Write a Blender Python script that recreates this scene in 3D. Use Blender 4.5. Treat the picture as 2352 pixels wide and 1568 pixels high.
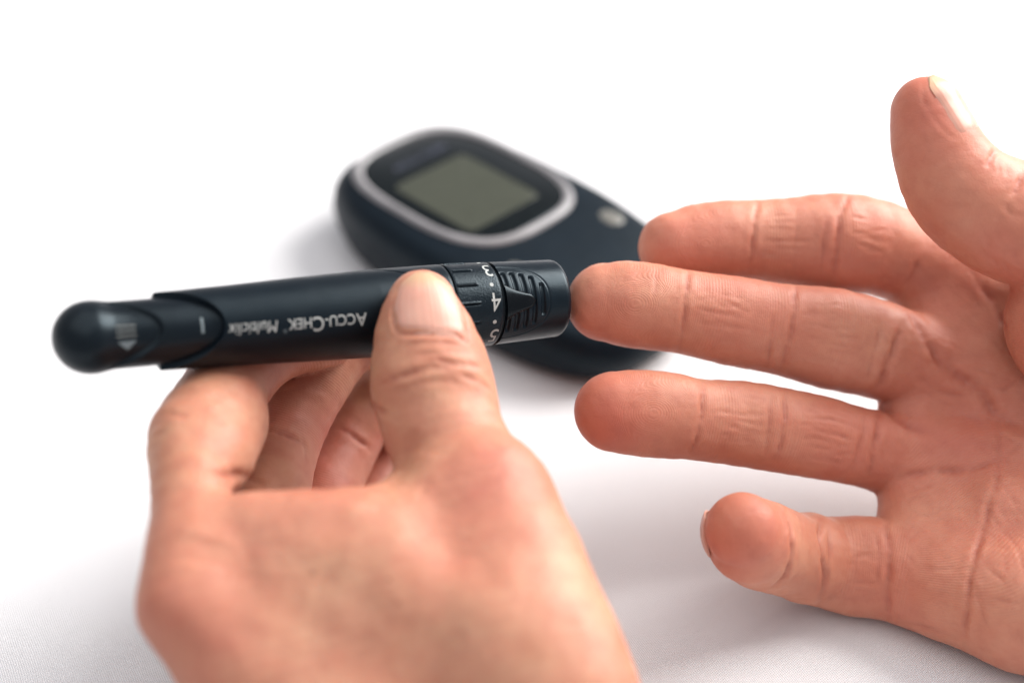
import bpy, bmesh, math, random, os, time
import numpy as np
from mathutils import Vector, Matrix
from mathutils.bvhtree import BVHTree

for o in list(bpy.data.objects):
    bpy.data.objects.remove(o)
sc = bpy.context.scene
COL = sc.collection
MM = 0.001
VOX = 0.60            # hand surface sampling in millimetres
rng = np.random.default_rng(4)

# ------------------------------------------------------------------ camera
TH = math.radians(38.0); FPX = 3267.0; CAMH = 254.0
RT = np.array([1.0, 0, 0]); FW = np.array([0, math.cos(TH), -math.sin(TH)]); UP = np.array([0, math.sin(TH), math.cos(TH)])
CP = np.array([0, 0, CAMH])
cam = bpy.data.cameras.new("camera"); camo = bpy.data.objects.new("camera", cam); COL.objects.link(camo)
camo.location = (0, 0, CAMH*MM); camo.rotation_euler = (math.radians(90)-TH, 0, 0)
cam.lens = 50.0; cam.sensor_width = 36.0; cam.clip_start = 0.01; cam.clip_end = 50
cam.dof.use_dof = True; cam.dof.focus_distance = 0.318; cam.dof.aperture_fstop = 4.7; cam.dof.aperture_blades = 0
sc.camera = camo

# ------------------------------------------------------------------ light
w = bpy.data.worlds.new("World"); sc.world = w; w.use_nodes = True
bg = w.node_tree.nodes["Background"]; bg.inputs[0].default_value = (0.90, 0.92, 1.0, 1); bg.inputs[1].default_value = 0.53
def area(name, loc, target, size, power, col, sy=None):
    l = bpy.data.lights.new(name, 'AREA'); l.shape = 'RECTANGLE'; l.size = size*MM; l.size_y = (sy or size)*MM
    l.energy = power; l.color = col
    o = bpy.data.objects.new(name, l); COL.objects.link(o)
    o.location = Vector(loc)*MM
    d = (Vector(target)-Vector(loc)).normalized(); o.rotation_euler = d.to_track_quat('-Z', 'Y').to_euler()
    return o
area("window_light", (820, 760, 720), (0, 280, 30), 850, 37.0, (1.0, 0.985, 0.96), 850)
area("overhead_fill", (-100, 150, 1150), (0, 300, 0), 1400, 8.5, (1.0, 0.975, 0.95))  # soft fill added overhead to brighten the camera-facing palm, not a known fixture
sc.view_settings.view_transform = 'Standard'; sc.view_settings.look = 'None'; sc.view_settings.gamma = 1.0
sc.view_settings.use_curve_mapping = False; sc.view_settings.exposure = 0.0
sc.cycles.max_bounces = 6; sc.cycles.diffuse_bounces = 3; sc.cycles.glossy_bounces = 3; sc.cycles.adaptive_threshold = 0.02; sc.cycles.use_denoising = True

# ------------------------------------------------------------------ helpers
def U(px, py, t):            # survey point: bearing (px, py) at distance t mm along the optical axis
    return CP + t*(FW + (px-1176)/FPX*RT - (py-784)/FPX*UP)
def ray(px, py):
    d = FW + (px-1176)/FPX*RT - (py-784)/FPX*UP
    return d/np.linalg.norm(d)
def tag(o, label=None, cat=None, group=None, kind=None):
    if label: o["label"] = label
    if cat: o["category"] = cat
    if group: o["group"] = group
    if kind: o["kind"] = kind
    return o
def empty(name, loc, M=None):
    o = bpy.data.objects.new(name, None); COL.objects.link(o); o.empty_display_size = 0.01
    o.location = Vector(loc)*MM
    return o
def mesh_obj(name, V, Fc, mat, parent=None, smooth=True, auto=None):
    me = bpy.data.meshes.new(name)
    me.from_pydata([tuple(v) for v in (np.asarray(V, float)*MM)], [], [tuple(int(i) for i in f) for f in Fc])
    me.validate(); me.update()
    if smooth:
        me.shade_smooth()
        if auto is not None: me.set_sharp_from_angle(angle=math.radians(auto))
    me.materials.append(mat)
    o = bpy.data.objects.new(name, me); COL.objects.link(o)
    if parent is not None:
        o.parent = parent
    return o

# ------------------------------------------------------------------ materials
def mat(name):
    m = bpy.data.materials.new(name); m.use_nodes = True
    nt = m.node_tree
    return m, nt, nt.nodes["Principled BSDF"]
def N(nt, typ, **kw):
    n = nt.nodes.new(typ)
    for k, v in kw.items(): setattr(n, k, v)
    return n
def noise(nt, scale, detail=3, rough=0.55, vec=None):
    n = N(nt, 'ShaderNodeTexNoise'); n.inputs['Scale'].default_value = scale; n.inputs['Detail'].default_value = detail
    n.inputs['Roughness'].default_value = rough
    if vec is not None: nt.links.new(vec, n.inputs['Vector'])
    return n
def objco(nt): return N(nt, 'ShaderNodeTexCoord').outputs['Object']
def math_n(nt, op, a, b=None):
    n = N(nt, 'ShaderNodeMath', operation=op)
    for i, v in enumerate((a, b)):
        if v is None: continue
        if hasattr(v, 'node'): nt.links.new(v, n.inputs[i])
        else: n.inputs[i].default_value = v
    return n.outputs[0]
def mixc(nt, fac, a, b, mode='MIX'):
    n = N(nt, 'ShaderNodeMix', data_type='RGBA', blend_type=mode)
    for s, v in ((n.inputs[0], fac), (n.inputs[6], a), (n.inputs[7], b)):
        if hasattr(v, 'node'): nt.links.new(v, s)
        elif isinstance(v, (int, float)): s.default_value = v
        else: s.default_value = (*v, 1)
    return n.outputs[2]
def ramp(nt, fac, lo, hi):
    n = N(nt, 'ShaderNodeMapRange'); n.inputs[1].default_value = lo; n.inputs[2].default_value = hi
    nt.links.new(fac, n.inputs[0]); return n.outputs[0]
def bump(nt, height, strength, dist, bs=None, prev=None):
    b = N(nt, 'ShaderNodeBump'); b.inputs['Strength'].default_value = strength; b.inputs['Distance'].default_value = dist
    nt.links.new(height, b.inputs['Height'])
    if prev is not None: nt.links.new(prev, b.inputs['Normal'])
    if bs is not None: nt.links.new(b.outputs[0], bs.inputs['Normal'])
    return b.outputs[0]

def plastic(name, col, rough, grain=0.0, gscale=4000, spec=0.5, coat=0.0, var=0.15):
    m, nt, bs = mat(name)
    co = objco(nt)
    n1 = noise(nt, 90, 4, 0.6, co)
    c = mixc(nt, ramp(nt, n1.outputs[0], 0.35, 0.7), [x*(1-var) for x in col], [x*(1+var) for x in col])
    nt.links.new(c, bs.inputs['Base Color'])
    r = N(nt, 'ShaderNodeMapRange'); r.inputs[1].default_value = 0.3; r.inputs[2].default_value = 0.7
    r.inputs[3].default_value = rough-0.05; r.inputs[4].default_value = rough+0.07
    n2 = noise(nt, 260, 5, 0.65, co)
    nt.links.new(n2.outputs[0], r.inputs[0]); nt.links.new(r.outputs[0], bs.inputs['Roughness'])
    bs.inputs['Specular IOR Level'].default_value = spec
    bs.inputs['Specular Tint'].default_value = (0.72, 0.90, 1.0, 1) if max(col) < 0.02 else (1, 1, 1, 1)
    bs.inputs['Coat Weight'].default_value = coat; bs.inputs['Coat Roughness'].default_value = 0.08
    if grain > 0:
        n3 = noise(nt, gscale, 2, 0.5, co)
        bump(nt, n3.outputs[0], grain, 0.0001, bs)
    return m
M_barrel = plastic("barrel_plastic", (0.0014, 0.0036, 0.0064), 0.38, 0.35, 3500, 0.26)
M_dial = plastic("dial_plastic", (0.0018, 0.0044, 0.0075), 0.34, 0.9, 2600, 0.26)
M_cap = plastic("cap_plastic", (0.0018, 0.0046, 0.008), 0.33, 0.25, 4000, 0.26)
M_plunger = plastic("plunger_plastic", (0.0028, 0.0046, 0.007), 0.33, 0.1, 4000, 0.26)
M_gloss = plastic("gloss_plastic", (0.002, 0.002, 0.0025), 0.24, spec=0.22)
M_groove = plastic("groove_plastic", (0.002, 0.003, 0.004), 0.6)
M_print = plastic("grey_print", (0.36, 0.37, 0.355), 0.6)
M_print2 = plastic("dim_print", (0.13, 0.16, 0.17), 0.6)
M_arrow = plastic("arrow_print", (0.20, 0.21, 0.20), 0.6)
M_mbody = plastic("meter_shell", (0.0025, 0.0055, 0.0095), 0.45, 0.3, 2500, 0.18)
M_ring = plastic("meter_bezel", (0.25, 0.24, 0.245), 0.34, 0.1, 3000)
M_win = plastic("meter_window", (0.003, 0.004, 0.004), 0.12, spec=0.3)
M_lcd = plastic("meter_lcd", (0.044, 0.047, 0.034), 0.30, spec=0.25, var=0.03)
M_btn = plastic("meter_button", (0.13, 0.125, 0.11), 0.4)
M_mtext = plastic("meter_print", (0.045, 0.05, 0.075), 0.5)

# tablecloth: plain weave of about half a millimetre
M_cloth, nt, bs = mat("woven_cloth")
co = objco(nt)
mp = N(nt, 'ShaderNodeMapping'); mp.inputs['Rotation'].default_value = (0, 0, math.radians(11)); nt.links.new(co, mp.inputs[0])
wn = noise(nt, 60, 2, 0.5, mp.outputs[0])
va = N(nt, 'ShaderNodeVectorMath', operation='SCALE'); va.inputs['Scale'].default_value = 0.0012; nt.links.new(wn.outputs['Color'], va.inputs[0])
vb = N(nt, 'ShaderNodeVectorMath', operation='ADD'); nt.links.new(mp.outputs[0], vb.inputs[0]); nt.links.new(va.outputs[0], vb.inputs[1])
sx = N(nt, 'ShaderNodeSeparateXYZ'); nt.links.new(vb.outputs[0], sx.inputs[0])
PW = 2*math.pi/0.00060
s1 = math_n(nt, 'SINE', math_n(nt, 'MULTIPLY', sx.outputs[0], PW)); s2 = math_n(nt, 'SINE', math_n(nt, 'MULTIPLY', sx.outputs[1], PW*0.8))
weave = math_n(nt, 'MULTIPLY', s1, s2)
big = noise(nt, 14, 2, 0.6, co)
c = mixc(nt, ramp(nt, big.outputs[0], 0.3, 0.75), (0.80, 0.79, 0.795), (0.86, 0.855, 0.855))
c = mixc(nt, ramp(nt, weave, -1.0, 0.2), (0.67, 0.645, 0.665), c)
nt.links.new(c, bs.inputs['Base Color']); bs.inputs['Roughness'].default_value = 0.85
bs.inputs['Sheen Weight'].default_value = 0.1; bs.inputs['Specular IOR Level'].default_value = 0.25
bump(nt, weave, 0.6, 0.0002, bs)

def skin(name, tint, pale, redc, ridge, rough=0.49):
    m, nt, bs = mat(name)
    co = objco(nt)
    red = N(nt, 'ShaderNodeAttribute', attribute_name="red"); cre = N(nt, 'ShaderNodeAttribute', attribute_name="crease"); ph = N(nt, 'ShaderNodeAttribute', attribute_name="phase"); rm = N(nt, 'ShaderNodeAttribute', attribute_name="ridge")
    n1 = noise(nt, 75, 4, 0.6, co); n2 = noise(nt, 240, 4, 0.62, co); n4 = noise(nt, 38, 3, 0.5, co)
    c = mixc(nt, ramp(nt, n1.outputs[0], 0.36, 0.66), tint, pale)
    f = math_n(nt, 'ADD', math_n(nt, 'MULTIPLY', red.outputs['Fac'], 0.62), math_n(nt, 'MULTIPLY', math_n(nt, 'SUBTRACT', n4.outputs[0], 0.45), 1.9))
    f2 = N(nt, 'ShaderNodeClamp'); nt.links.new(f, f2.inputs[0])
    c = mixc(nt, f2.outputs[0], c, redc)
    c = mixc(nt, math_n(nt, 'MULTIPLY', ramp(nt, n2.outputs[0], 0.45, 0.75), 0.30), c, [x*0.72 for x in redc])
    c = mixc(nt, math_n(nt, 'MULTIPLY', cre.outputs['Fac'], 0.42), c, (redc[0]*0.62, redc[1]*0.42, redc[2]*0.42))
    nt.links.new(c, bs.inputs['Base Color'])
    bs.inputs['Subsurface Weight'].default_value = 0.35
    bs.inputs['Subsurface Radius'].default_value = (1.0, 0.36, 0.2)
    bs.inputs['Subsurface Scale'].default_value = 0.0026
    r = ramp(nt, n2.outputs[0], 0.2, 0.8)
    rr = N(nt, 'ShaderNodeMapRange'); rr.inputs[3].default_value = rough-0.06; rr.inputs[4].default_value = rough+0.1
    nt.links.new(n2.outputs[0], rr.inputs[0]); nt.links.new(rr.outputs[0], bs.inputs['Roughness'])
    bs.inputs['Specular IOR Level'].default_value = 0.36
    # friction ridges, pores and fine lines
    rs = math_n(nt, 'SINE', math_n(nt, 'MULTIPLY', ph.outputs['Fac'], 2*math.pi/0.52))
    rs = math_n(nt, 'MULTIPLY', rs, rm.outputs['Fac'])
    b1 = bump(nt, rs, ridge, 0.00008)
    vo = N(nt, 'ShaderNodeTexVoronoi', feature='DISTANCE_TO_EDGE'); vo.inputs['Scale'].default_value = 850; nt.links.new(co, vo.inputs['Vector'])
    b2 = bump(nt, ramp(nt, vo.outputs['Distance'], 0.0, 0.12), 0.22, 0.00008, None, b1)
    n3 = noise(nt, 620, 5, 0.65, co)
    bump(nt, n3.outputs[0], 0.28, 0.0003, bs, b2)
    return m
M_skinR = skin("palm_skin", (0.490, 0.184, 0.114), (0.555, 0.254, 0.162), (0.480, 0.128, 0.083), 0.24)
M_skinL = skin("back_skin", (0.455, 0.192, 0.116), (0.520, 0.278, 0.170), (0.450, 0.128, 0.088), 0.2)
def nailm(name):
    m, nt, bs = mat(name)
    co = objco(nt); v = N(nt, 'ShaderNodeAttribute', attribute_name="nv")
    n1 = noise(nt, 160, 3, 0.5, co)
    c = mixc(nt, ramp(nt, n1.outputs[0], 0.3, 0.7), (0.52, 0.245, 0.18), (0.57, 0.305, 0.23))
    c = mixc(nt, ramp(nt, v.outputs['Fac'], 0.70, 0.90), c, (0.54, 0.33, 0.20))
    nt.links.new(c, bs.inputs['Base Color']); bs.inputs['Roughness'].default_value = 0.36; bs.inputs['Specular IOR Level'].default_value = 0.4
    bs.inputs['Subsurface Weight'].default_value = 0.25; bs.inputs['Subsurface Scale'].default_value = 0.0015
    bs.inputs['Subsurface Radius'].default_value = (1, .4, .25)
    u = N(nt, 'ShaderNodeAttribute', attribute_name="nu")
    st = N(nt, 'ShaderNodeTexNoise', noise_dimensions='1D'); st.inputs['Scale'].default_value = 14; st.inputs['Detail'].default_value = 3
    nt.links.new(u.outputs['Fac'], st.inputs['W'])
    bump(nt, st.outputs[0], 0.3, 0.0004, bs)
    return m
M_nail = nailm("finger_nail")

# ------------------------------------------------------------------ tablecloth
def tablecloth():
    xs = np.linspace(-900, 900, 91); ys = np.linspace(-250, 1550, 91)
    X, Y = np.meshgrid(xs, ys)
    Z = 0.5*np.sin(X/83+Y/140)*np.sin(Y/97-1.0) - 0.6
    V = np.stack([X, Y, Z], -1).reshape(-1, 3); nx = len(xs)
    Fc = [(j*nx+i, j*nx+i+1, (j+1)*nx+i+1, (j+1)*nx+i) for j in range(len(ys)-1) for i in range(nx-1)]
    tag(mesh_obj("tablecloth", V, Fc, M_cloth), kind="structure")
tablecloth()

# ------------------------------------------------------------------ signed-distance hands
def spline4(pts, step):
    """Catmull-Rom through (x, y, radius, distance) rows."""
    p = np.asarray(pts, float); P = np.vstack([2*p[0]-p[1], p, 2*p[-1]-p[-2]]); out = []
    for i in range(1, len(P)-2):
        L = max(1, int(round(np.linalg.norm(P[i+1][:2]-P[i][:2])/step)))
        for t in np.arange(L)/L:
            out.append(0.5*((2*P[i])+(-P[i-1]+P[i+1])*t+(2*P[i-1]-5*P[i]+4*P[i+1]-P[i+2])*t*t+(-P[i-1]+3*P[i]-3*P[i+1]+P[i+2])*t**3))
    return out+[P[-2]]
def flat_map(n, s):
    n = np.asarray(n, float); n = n/np.linalg.norm(n)
    return np.eye(3) + (1/s-1)*np.outer(n, n)
class Chain:
    """A limb: spheres joined by round cones; M squeezes the section along one direction."""
    def __init__(self, pts, k=2.0, M=None, fine=False):
        if fine: pts = spline4(pts, 42.0); k = 0.45
        self.c = np.array([U(p[0], p[1], p[3]) for p in pts]); self.r = np.array([p[2]*p[3]/FPX for p in pts])
        self.k = k; self.M = np.eye(3) if M is None else M
        self.cm = self.c @ self.M.T
        self.M32 = self.M.T.astype(np.float32)
    def seg(self, q, i):
        a = self.cm[i].astype(np.float32); b = self.cm[i+1].astype(np.float32); ba = b-a
        pa = q-a
        h = np.clip(pa @ ba*np.float32(1/(ba@ba)), 0, 1)
        e = pa-h[:, None]*ba
        return np.sqrt(np.einsum('ij,ij->i', e, e))-(np.float32(self.r[i])+h*np.float32(self.r[i+1]-self.r[i]))
    def d(self, p, use=None):
        q = p @ self.M32
        out = None
        for i in (range(len(self.c)-1) if use is None else use):
            dd = self.seg(q, i)
            out = dd if out is None else (smin(out, dd, self.k) if self.k > 0 else np.minimum(out, dd))
        return out
def smin(a, b, k):
    h = np.maximum(k-np.abs(a-b), 0)/np.maximum(k, 1e-4)
    return np.minimum(a, b)-h*h*k*np.float32(0.25)

class Hand:
    def __init__(self, palm, kp, fingers):
        self.palm, self.kp, self.fingers = palm, kp, fingers   # fingers: (chain, root point, k at root, reach)
    def near(self, C):
        """Distances of many points to every limb segment, all at once: (points, segments)."""
        if not hasattr(self, 'tab'):
            ch = self.palm+[f[0] for f in self.fingers]; self.tab = [(c, i) for c in ch for i in range(len(c.c)-1)]
            self.sA = np.array([c.cm[i] for c, i in self.tab]); self.sB = np.array([c.cm[i+1]-c.cm[i] for c, i in self.tab])
            self.sM = np.array([c.M for c, i in self.tab]); self.sr = np.array([(c.r[i], c.r[i+1]-c.r[i]) for c, i in self.tab])
        q = np.einsum('sij,nj->nsi', self.sM, C)-self.sA
        h = np.clip((q*self.sB).sum(2)/(self.sB**2).sum(1), 0, 1)
        return np.linalg.norm(q-h[..., None]*self.sB, axis=2)-(self.sr[:, 0]+h*self.sr[:, 1])
    def d(self, p, sel):
        """Distance for one compact bunch of points, using only the limb segments near it."""
        p = p.astype(np.float32); o = None; k = 0; np_ = len(self.palm)
        for n, c in enumerate(self.palm+[f[0] for f in self.fingers]):
            m = len(c.c)-1; u = [i for i in range(m) if sel[k+i]]; k += m
            if not u: continue
            dd = c.d(p, u)
            if o is None: o = dd
            elif n < np_: o = smin(o, dd, self.kp)
            else:
                _, root, k0, reach = self.fingers[n-np_]
                g = np.clip(1-(np.linalg.norm(p-root.astype(np.float32), axis=1)-reach)/np.float32(reach), 0, 1)
                o = smin(o, dd, 0.25+g*np.float32(k0))
        return o
    def bounds(self):
        allc = self.palm+[f[0] for f in self.fingers]
        lo = np.min([(c.c-c.r[:, None]).min(0) for c in allc], 0)-3; hi = np.max([(c.c+c.r[:, None]).max(0) for c in allc], 0)+3
        return lo, hi

def evald(h, P, cell=9.0):
    if not len(P): return np.zeros(0, np.float32)
    k = np.floor(P/cell).astype(np.int64); key = (k[:, 0]*4096+k[:, 1])*4096+k[:, 2]
    o = np.argsort(key, kind='stable'); ks = key[o]
    cut = np.concatenate([[0], np.where(np.diff(ks))[0]+1, [len(P)]])
    out = np.empty(len(P), np.float32); Ps = P[o]
    nr = h.near((k[o[cut[:-1]]]+0.5)*cell); R = cell*0.87*1.28
    sel = nr < nr.min(1, keepdims=True)+2*R+9.5
    for j, (a, b) in enumerate(zip(cut[:-1], cut[1:])): out[o[a:b]] = h.d(Ps[a:b], sel[j])
    return out

def polygonise(h, vox):
    lo, hi = h.bounds(); B = 4
    nb = np.ceil((hi-lo)/(vox*B)).astype(int)
    ii = np.stack(np.meshgrid(*[np.arange(n) for n in nb], indexing='ij'), -1).reshape(-1, 3)
    cen = lo+(ii+0.5)*vox*B
    dc = np.concatenate([h.near(cen[i:i+20000]).min(1) for i in range(0, len(cen), 20000)]).astype(np.float32)
    cand = np.where(np.abs(dc) < vox*B*1.1+4.0)[0]
    dc[cand] = evald(h, cen[cand])
    act = np.abs(dc) < vox*B*1.12+0.4
    n = nb*B+1
    G = np.empty(tuple(n), np.float32)
    big = np.repeat(np.repeat(np.repeat(dc.reshape(nb), B, 0), B, 1), B, 2)
    G[:-1, :-1, :-1] = big; G[-1] = 9; G[:, -1] = 9; G[:, :, -1] = 9
    loc = np.stack(np.meshgrid(*[np.arange(B)]*3, indexing='ij'), -1).reshape(-1, 3)
    ai = ii[act]
    idx = (ai[:, None, :]*B+loc[None]).reshape(-1, 3)
    G[idx[:, 0], idx[:, 1], idx[:, 2]] = evald(h, lo+idx*vox)
    # surface nets
    S = G < 0
    cs = S[:-1, :-1, :-1].astype(np.int8).copy()
    for dx, dy, dz in [(1,0,0),(0,1,0),(0,0,1),(1,1,0),(1,0,1),(0,1,1),(1,1,1)]:
        cs += S[dx:dx+n[0]-1, dy:dy+n[1]-1, dz:dz+n[2]-1]
    cells = np.argwhere((cs > 0) & (cs < 8))
    cid = np.full(tuple(n-1), -1, np.int32); cid[cells[:, 0], cells[:, 1], cells[:, 2]] = np.arange(len(cells))
    V = lo+(cells+0.5)*vox
    quads = []
    for ax in range(3):
        sl0 = [slice(None)]*3; sl1 = [slice(None)]*3; sl0[ax] = slice(0, -1); sl1[ax] = slice(1, None)
        e = np.argwhere(S[tuple(sl0)] != S[tuple(sl1)])
        b, c = (ax+1) % 3, (ax+2) % 3
        ok = (e[:, b] > 0) & (e[:, c] > 0) & (e[:, b] < n[b]-1) & (e[:, c] < n[c]-1); e = e[ok]
        fl = S[tuple(e.T)]
        def cc(db, dc_):
            q = e.copy(); q[:, b] -= db; q[:, c] -= dc_
            return cid[q[:, 0], q[:, 1], q[:, 2]]
        Q = np.stack([cc(1, 1), cc(0, 1), cc(0, 0), cc(1, 0)], 1)
        Q[~fl] = Q[~fl][:, ::-1]
        quads.append(Q)
    Q = np.concatenate(quads); Q = Q[(Q >= 0).all(1)]
    d = evald(h, V); g = grad(h, V, 0.12, d)
    V = V-np.clip(d, -vox, vox)[:, None]*g*0.97
    V = V-np.clip(evald(h, V), -vox, vox)[:, None]*g*0.9
    return V, Q
def vnormals(V, Q):
    f = np.cross(V[Q[:, 2]]-V[Q[:, 0]], V[Q[:, 3]]-V[Q[:, 1]])
    n = np.stack([np.bincount(Q.ravel(), np.repeat(f[:, i], 4), len(V)) for i in range(3)], 1)
    return n/np.maximum(np.linalg.norm(n, axis=1, keepdims=True), 1e-9)
def grad(h, V, e=0.12, d0=None):
    if d0 is None: d0 = evald(h, V)
    g = np.stack([evald(h, V+np.eye(3)[i]*e)-d0 for i in range(3)], 1)
    return g/np.maximum(np.linalg.norm(g, axis=1, keepdims=True), 1e-6)

def resample(pts, step):
    pts = np.asarray(pts, float)
    # Catmull-Rom through the points
    P = np.vstack([2*pts[0]-pts[1], pts, 2*pts[-1]-pts[-2]])
    out = []
    for i in range(1, len(P)-2):
        L = max(2, int(np.linalg.norm(P[i+1]-P[i])/step))
        for t in np.linspace(0, 1, L, endpoint=(i == len(P)-3)):
            out.append(0.5*((2*P[i])+(-P[i-1]+P[i+1])*t+(2*P[i-1]-5*P[i]+4*P[i+1]-P[i+2])*t*t+(-P[i-1]+3*P[i]-3*P[i+1]+P[i+2])*t**3))
    return np.array(out)

def cast(bvh, px, py):
    hit = bvh.ray_cast(Vector(CP), Vector(ray(px, py)))
    return None if hit[0] is None else (np.array(hit[0]), np.array(hit[1]))

def crease_field(V, bvh, creases):
    """creases: (polyline, depth mm, half width mm, rim mm).  Returns displacement and mask."""
    disp = np.zeros(len(V)); mask = np.zeros(len(V))
    for pl, dep, wid, rim in creases:
        wid = wid*0.78 if wid < 1.25 else wid
        pp = resample(pl, 3.0); n_ = np.arange(len(pp)); ph_ = rng.uniform(0, 6.28, 4)
        pp = pp+np.stack([np.sin(n_*.35+ph_[0])*.9+np.sin(n_*.11+ph_[1])*1.6, np.sin(n_*.29+ph_[2])*.9], 1)*(1 if len(pp) > 8 else .4)
        wob = 0.8+0.3*np.sin(n_*.23+ph_[3])+0.12*np.sin(n_*.8+ph_[1]) if wid < 2 else np.ones(len(pp))
        hits = []
        for i, p in enumerate(pp):
            h = cast(bvh, p[0], p[1])
            if h is None: continue
            t = i/max(1, len(pp)-1)
            hits.append((*h[0], wob[i]*min(1.0, 0.2+4*t, 0.2+4*(1-t))))
        if len(hits) < 2: continue
        Hh = np.array(hits)
        c = Hh[:, :3].mean(0); R = np.linalg.norm(Hh[:, :3]-c, axis=1).max()+6*wid+2
        sel = np.where(np.linalg.norm(V-c, axis=1) < R)[0]
        if not len(sel): continue
        best = np.full(len(sel), 1e9); am = np.zeros(len(sel))
        for s in range(0, len(sel), 40000):
            D = np.linalg.norm(V[sel[s:s+40000], None, :]-Hh[None, :, :3], axis=2)
            k = D.argmin(1); best[s:s+40000] = D[np.arange(len(k)), k]; am[s:s+40000] = Hh[k, 3]
        g = np.exp(-(best/wid)**2)*am
        gr = np.exp(-((best-2.3*wid)/(1.4*wid))**2)*am
        disp[sel] += -.95*dep*g+rim*gr
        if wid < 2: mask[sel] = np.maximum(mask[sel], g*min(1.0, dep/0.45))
    return disp, mask

def lumps(V, amp, wl, seed):
    r = np.random.default_rng(seed); out = np.zeros(len(V))
    for _ in range(10):
        k = r.normal(size=3); k = k/np.linalg.norm(k)*2*math.pi/(wl*r.uniform(0.6, 1.6))
        out += np.sin(V@k+r.uniform(0, 6.28))
    return out*amp/3.2

def build_hand(name, hand, creases, material, redpts, ridge_fn, seed, vox=VOX):
    V, Q = polygonise(hand, vox)
    bvh = BVHTree.FromPolygons([Vector(v) for v in V], [tuple(q) for q in Q.tolist()])
    nrm = vnormals(V, Q)
    disp, mask = crease_field(V, bvh, creases)
    disp = disp+lumps(V, 0.07, 11, seed)+lumps(V, 0.025, 3.2, seed+1)
    V2 = V+nrm*disp[:, None]
    me = bpy.data.meshes.new(name)
    me.vertices.add(len(V2)); me.vertices.foreach_set("co", (V2*MM).astype(np.float32).ravel())
    me.loops.add(Q.size); me.loops.foreach_set("vertex_index", Q.astype(np.int32).ravel())
    me.polygons.add(len(Q)); me.polygons.foreach_set("loop_start", (np.arange(len(Q))*4).astype(np.int32))
    me.polygons.foreach_set("loop_total", np.full(len(Q), 4, np.int32))
    me.update(calc_edges=True); me.validate(); me.shade_smooth()
    red = np.zeros(len(V))
    for px, py, t, R, a in redpts:
        red += a*np.exp(-(np.linalg.norm(V-U(px, py, t), axis=1)/R)**2)
    phase, rmask = ridge_fn(V, nrm)
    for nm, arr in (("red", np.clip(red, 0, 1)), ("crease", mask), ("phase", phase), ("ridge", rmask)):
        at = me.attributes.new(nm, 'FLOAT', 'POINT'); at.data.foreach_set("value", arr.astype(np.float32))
    me.materials.append(material)
    o = bpy.data.objects.new(name, me); COL.objects.link(o)
    return o, bvh, hand

def nail(name, bvh, hand, rows, parent, lift=0.35, nu=21, over=0.0, thick=0.45):
    """rows: (v, left px, right px) from cuticle to free edge; surface taken from the finger and lifted."""
    rows = sorted(rows); vv = [r[0] for r in rows]
    Lx = [r[1][0] for r in rows]; Ly = [r[1][1] for r in rows]; Rx = [r[2][0] for r in rows]; Ry = [r[2][1] for r in rows]
    nv = 25; top = np.full((nv, nu, 3), np.nan); nr = np.full((nv, nu, 3), np.nan)
    for j in range(nv):
        v = j/(nv-1); l = np.array([np.interp(v, vv, Lx), np.interp(v, vv, Ly)]); r = np.array([np.interp(v, vv, Rx), np.interp(v, vv, Ry)])
        for i in range(nu):
            u = i/(nu-1); p = l+(r-l)*u
            h = cast(bvh, p[0], p[1])
            if h is not None: top[j, i] = h[0]; nr[j, i] = h[1]
    for _ in range(60):                      # carry the sheet on past the fingertip where the rays miss
        bad = np.isnan(top[..., 0])
        if not bad.any(): break
        for j, i in np.argwhere(bad):
            for (a, b), (c, d_) in (((j-1, i), (j-2, i)), ((j, i-1), (j, i-2)), ((j, i+1), (j, i+2))):
                if 0 <= a < nv and 0 <= c < nv and 0 <= b < nu and 0 <= d_ < nu and not np.isnan(top[a, b, 0]) and not np.isnan(top[c, d_, 0]):
                    top[j, i] = 2*top[a, b]-top[c, d_]; nr[j, i] = nr[a, b]; break
    for _ in range(6):
        q = top.copy()
        q[1:-1] = (top[:-2]+2*top[1:-1]+top[2:])/4; top = q
        q = nr.copy(); q[1:-1, 1:-1] = (nr[:-2, 1:-1]+nr[2:, 1:-1]+nr[1:-1, :-2]+nr[1:-1, 2:]+2*nr[1:-1, 1:-1])/6; nr = q
    uu = np.linspace(-1, 1, nu)[None, :]; v = np.linspace(0, 1, nv)[:, None]
    off = lift*(1-0.55*np.abs(uu)**4)*np.clip(v*6, 0.0, 1)-0.30*(1-np.clip(v*6, 0, 1))-0.22*np.clip((np.abs(uu)-0.86)/0.14, 0, 1)*(v < 0.75)
    T = top+nr*off[..., None]; Bm = T-nr*thick
    V = np.concatenate([T.reshape(-1, 3), Bm.reshape(-1, 3)]); n = nv*nu; Fc = []
    for j in range(nv-1):
        for i in range(nu-1):
            a = j*nu+i; Fc.append((a, a+1, a+nu+1, a+nu)); Fc.append((n+a, n+a+nu, n+a+nu+1, n+a+1))
    per = [(0, i) for i in range(nu)]+[(j, nu-1) for j in range(1, nv)]+[(nv-1, i) for i in range(nu-2, -1, -1)]+[(j, 0) for j in range(nv-2, 0, -1)]
    for a, b in zip(per, per[1:]+per[:1]):
        A = a[0]*nu+a[1]; Bq = b[0]*nu+b[1]; Fc.append((A, n+A, n+Bq, Bq))
    o = mesh_obj(name, V, Fc, M_nail, parent, True, 60)
    bm = bmesh.new(); bm.from_mesh(o.data); bmesh.ops.recalc_face_normals(bm, faces=bm.faces); bm.to_mesh(o.data); bm.free()
    av = np.tile(np.repeat(np.linspace(0, 1, nv), nu), 2); au = np.tile(np.tile(np.linspace(0, 1, nu), nv), 2)
    for nm, arr in (("nv", av), ("nu", au)):
        at = o.data.attributes.new(nm, 'FLOAT', 'POINT'); at.data.foreach_set("value", arr.astype(np.float32))
    return o

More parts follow.
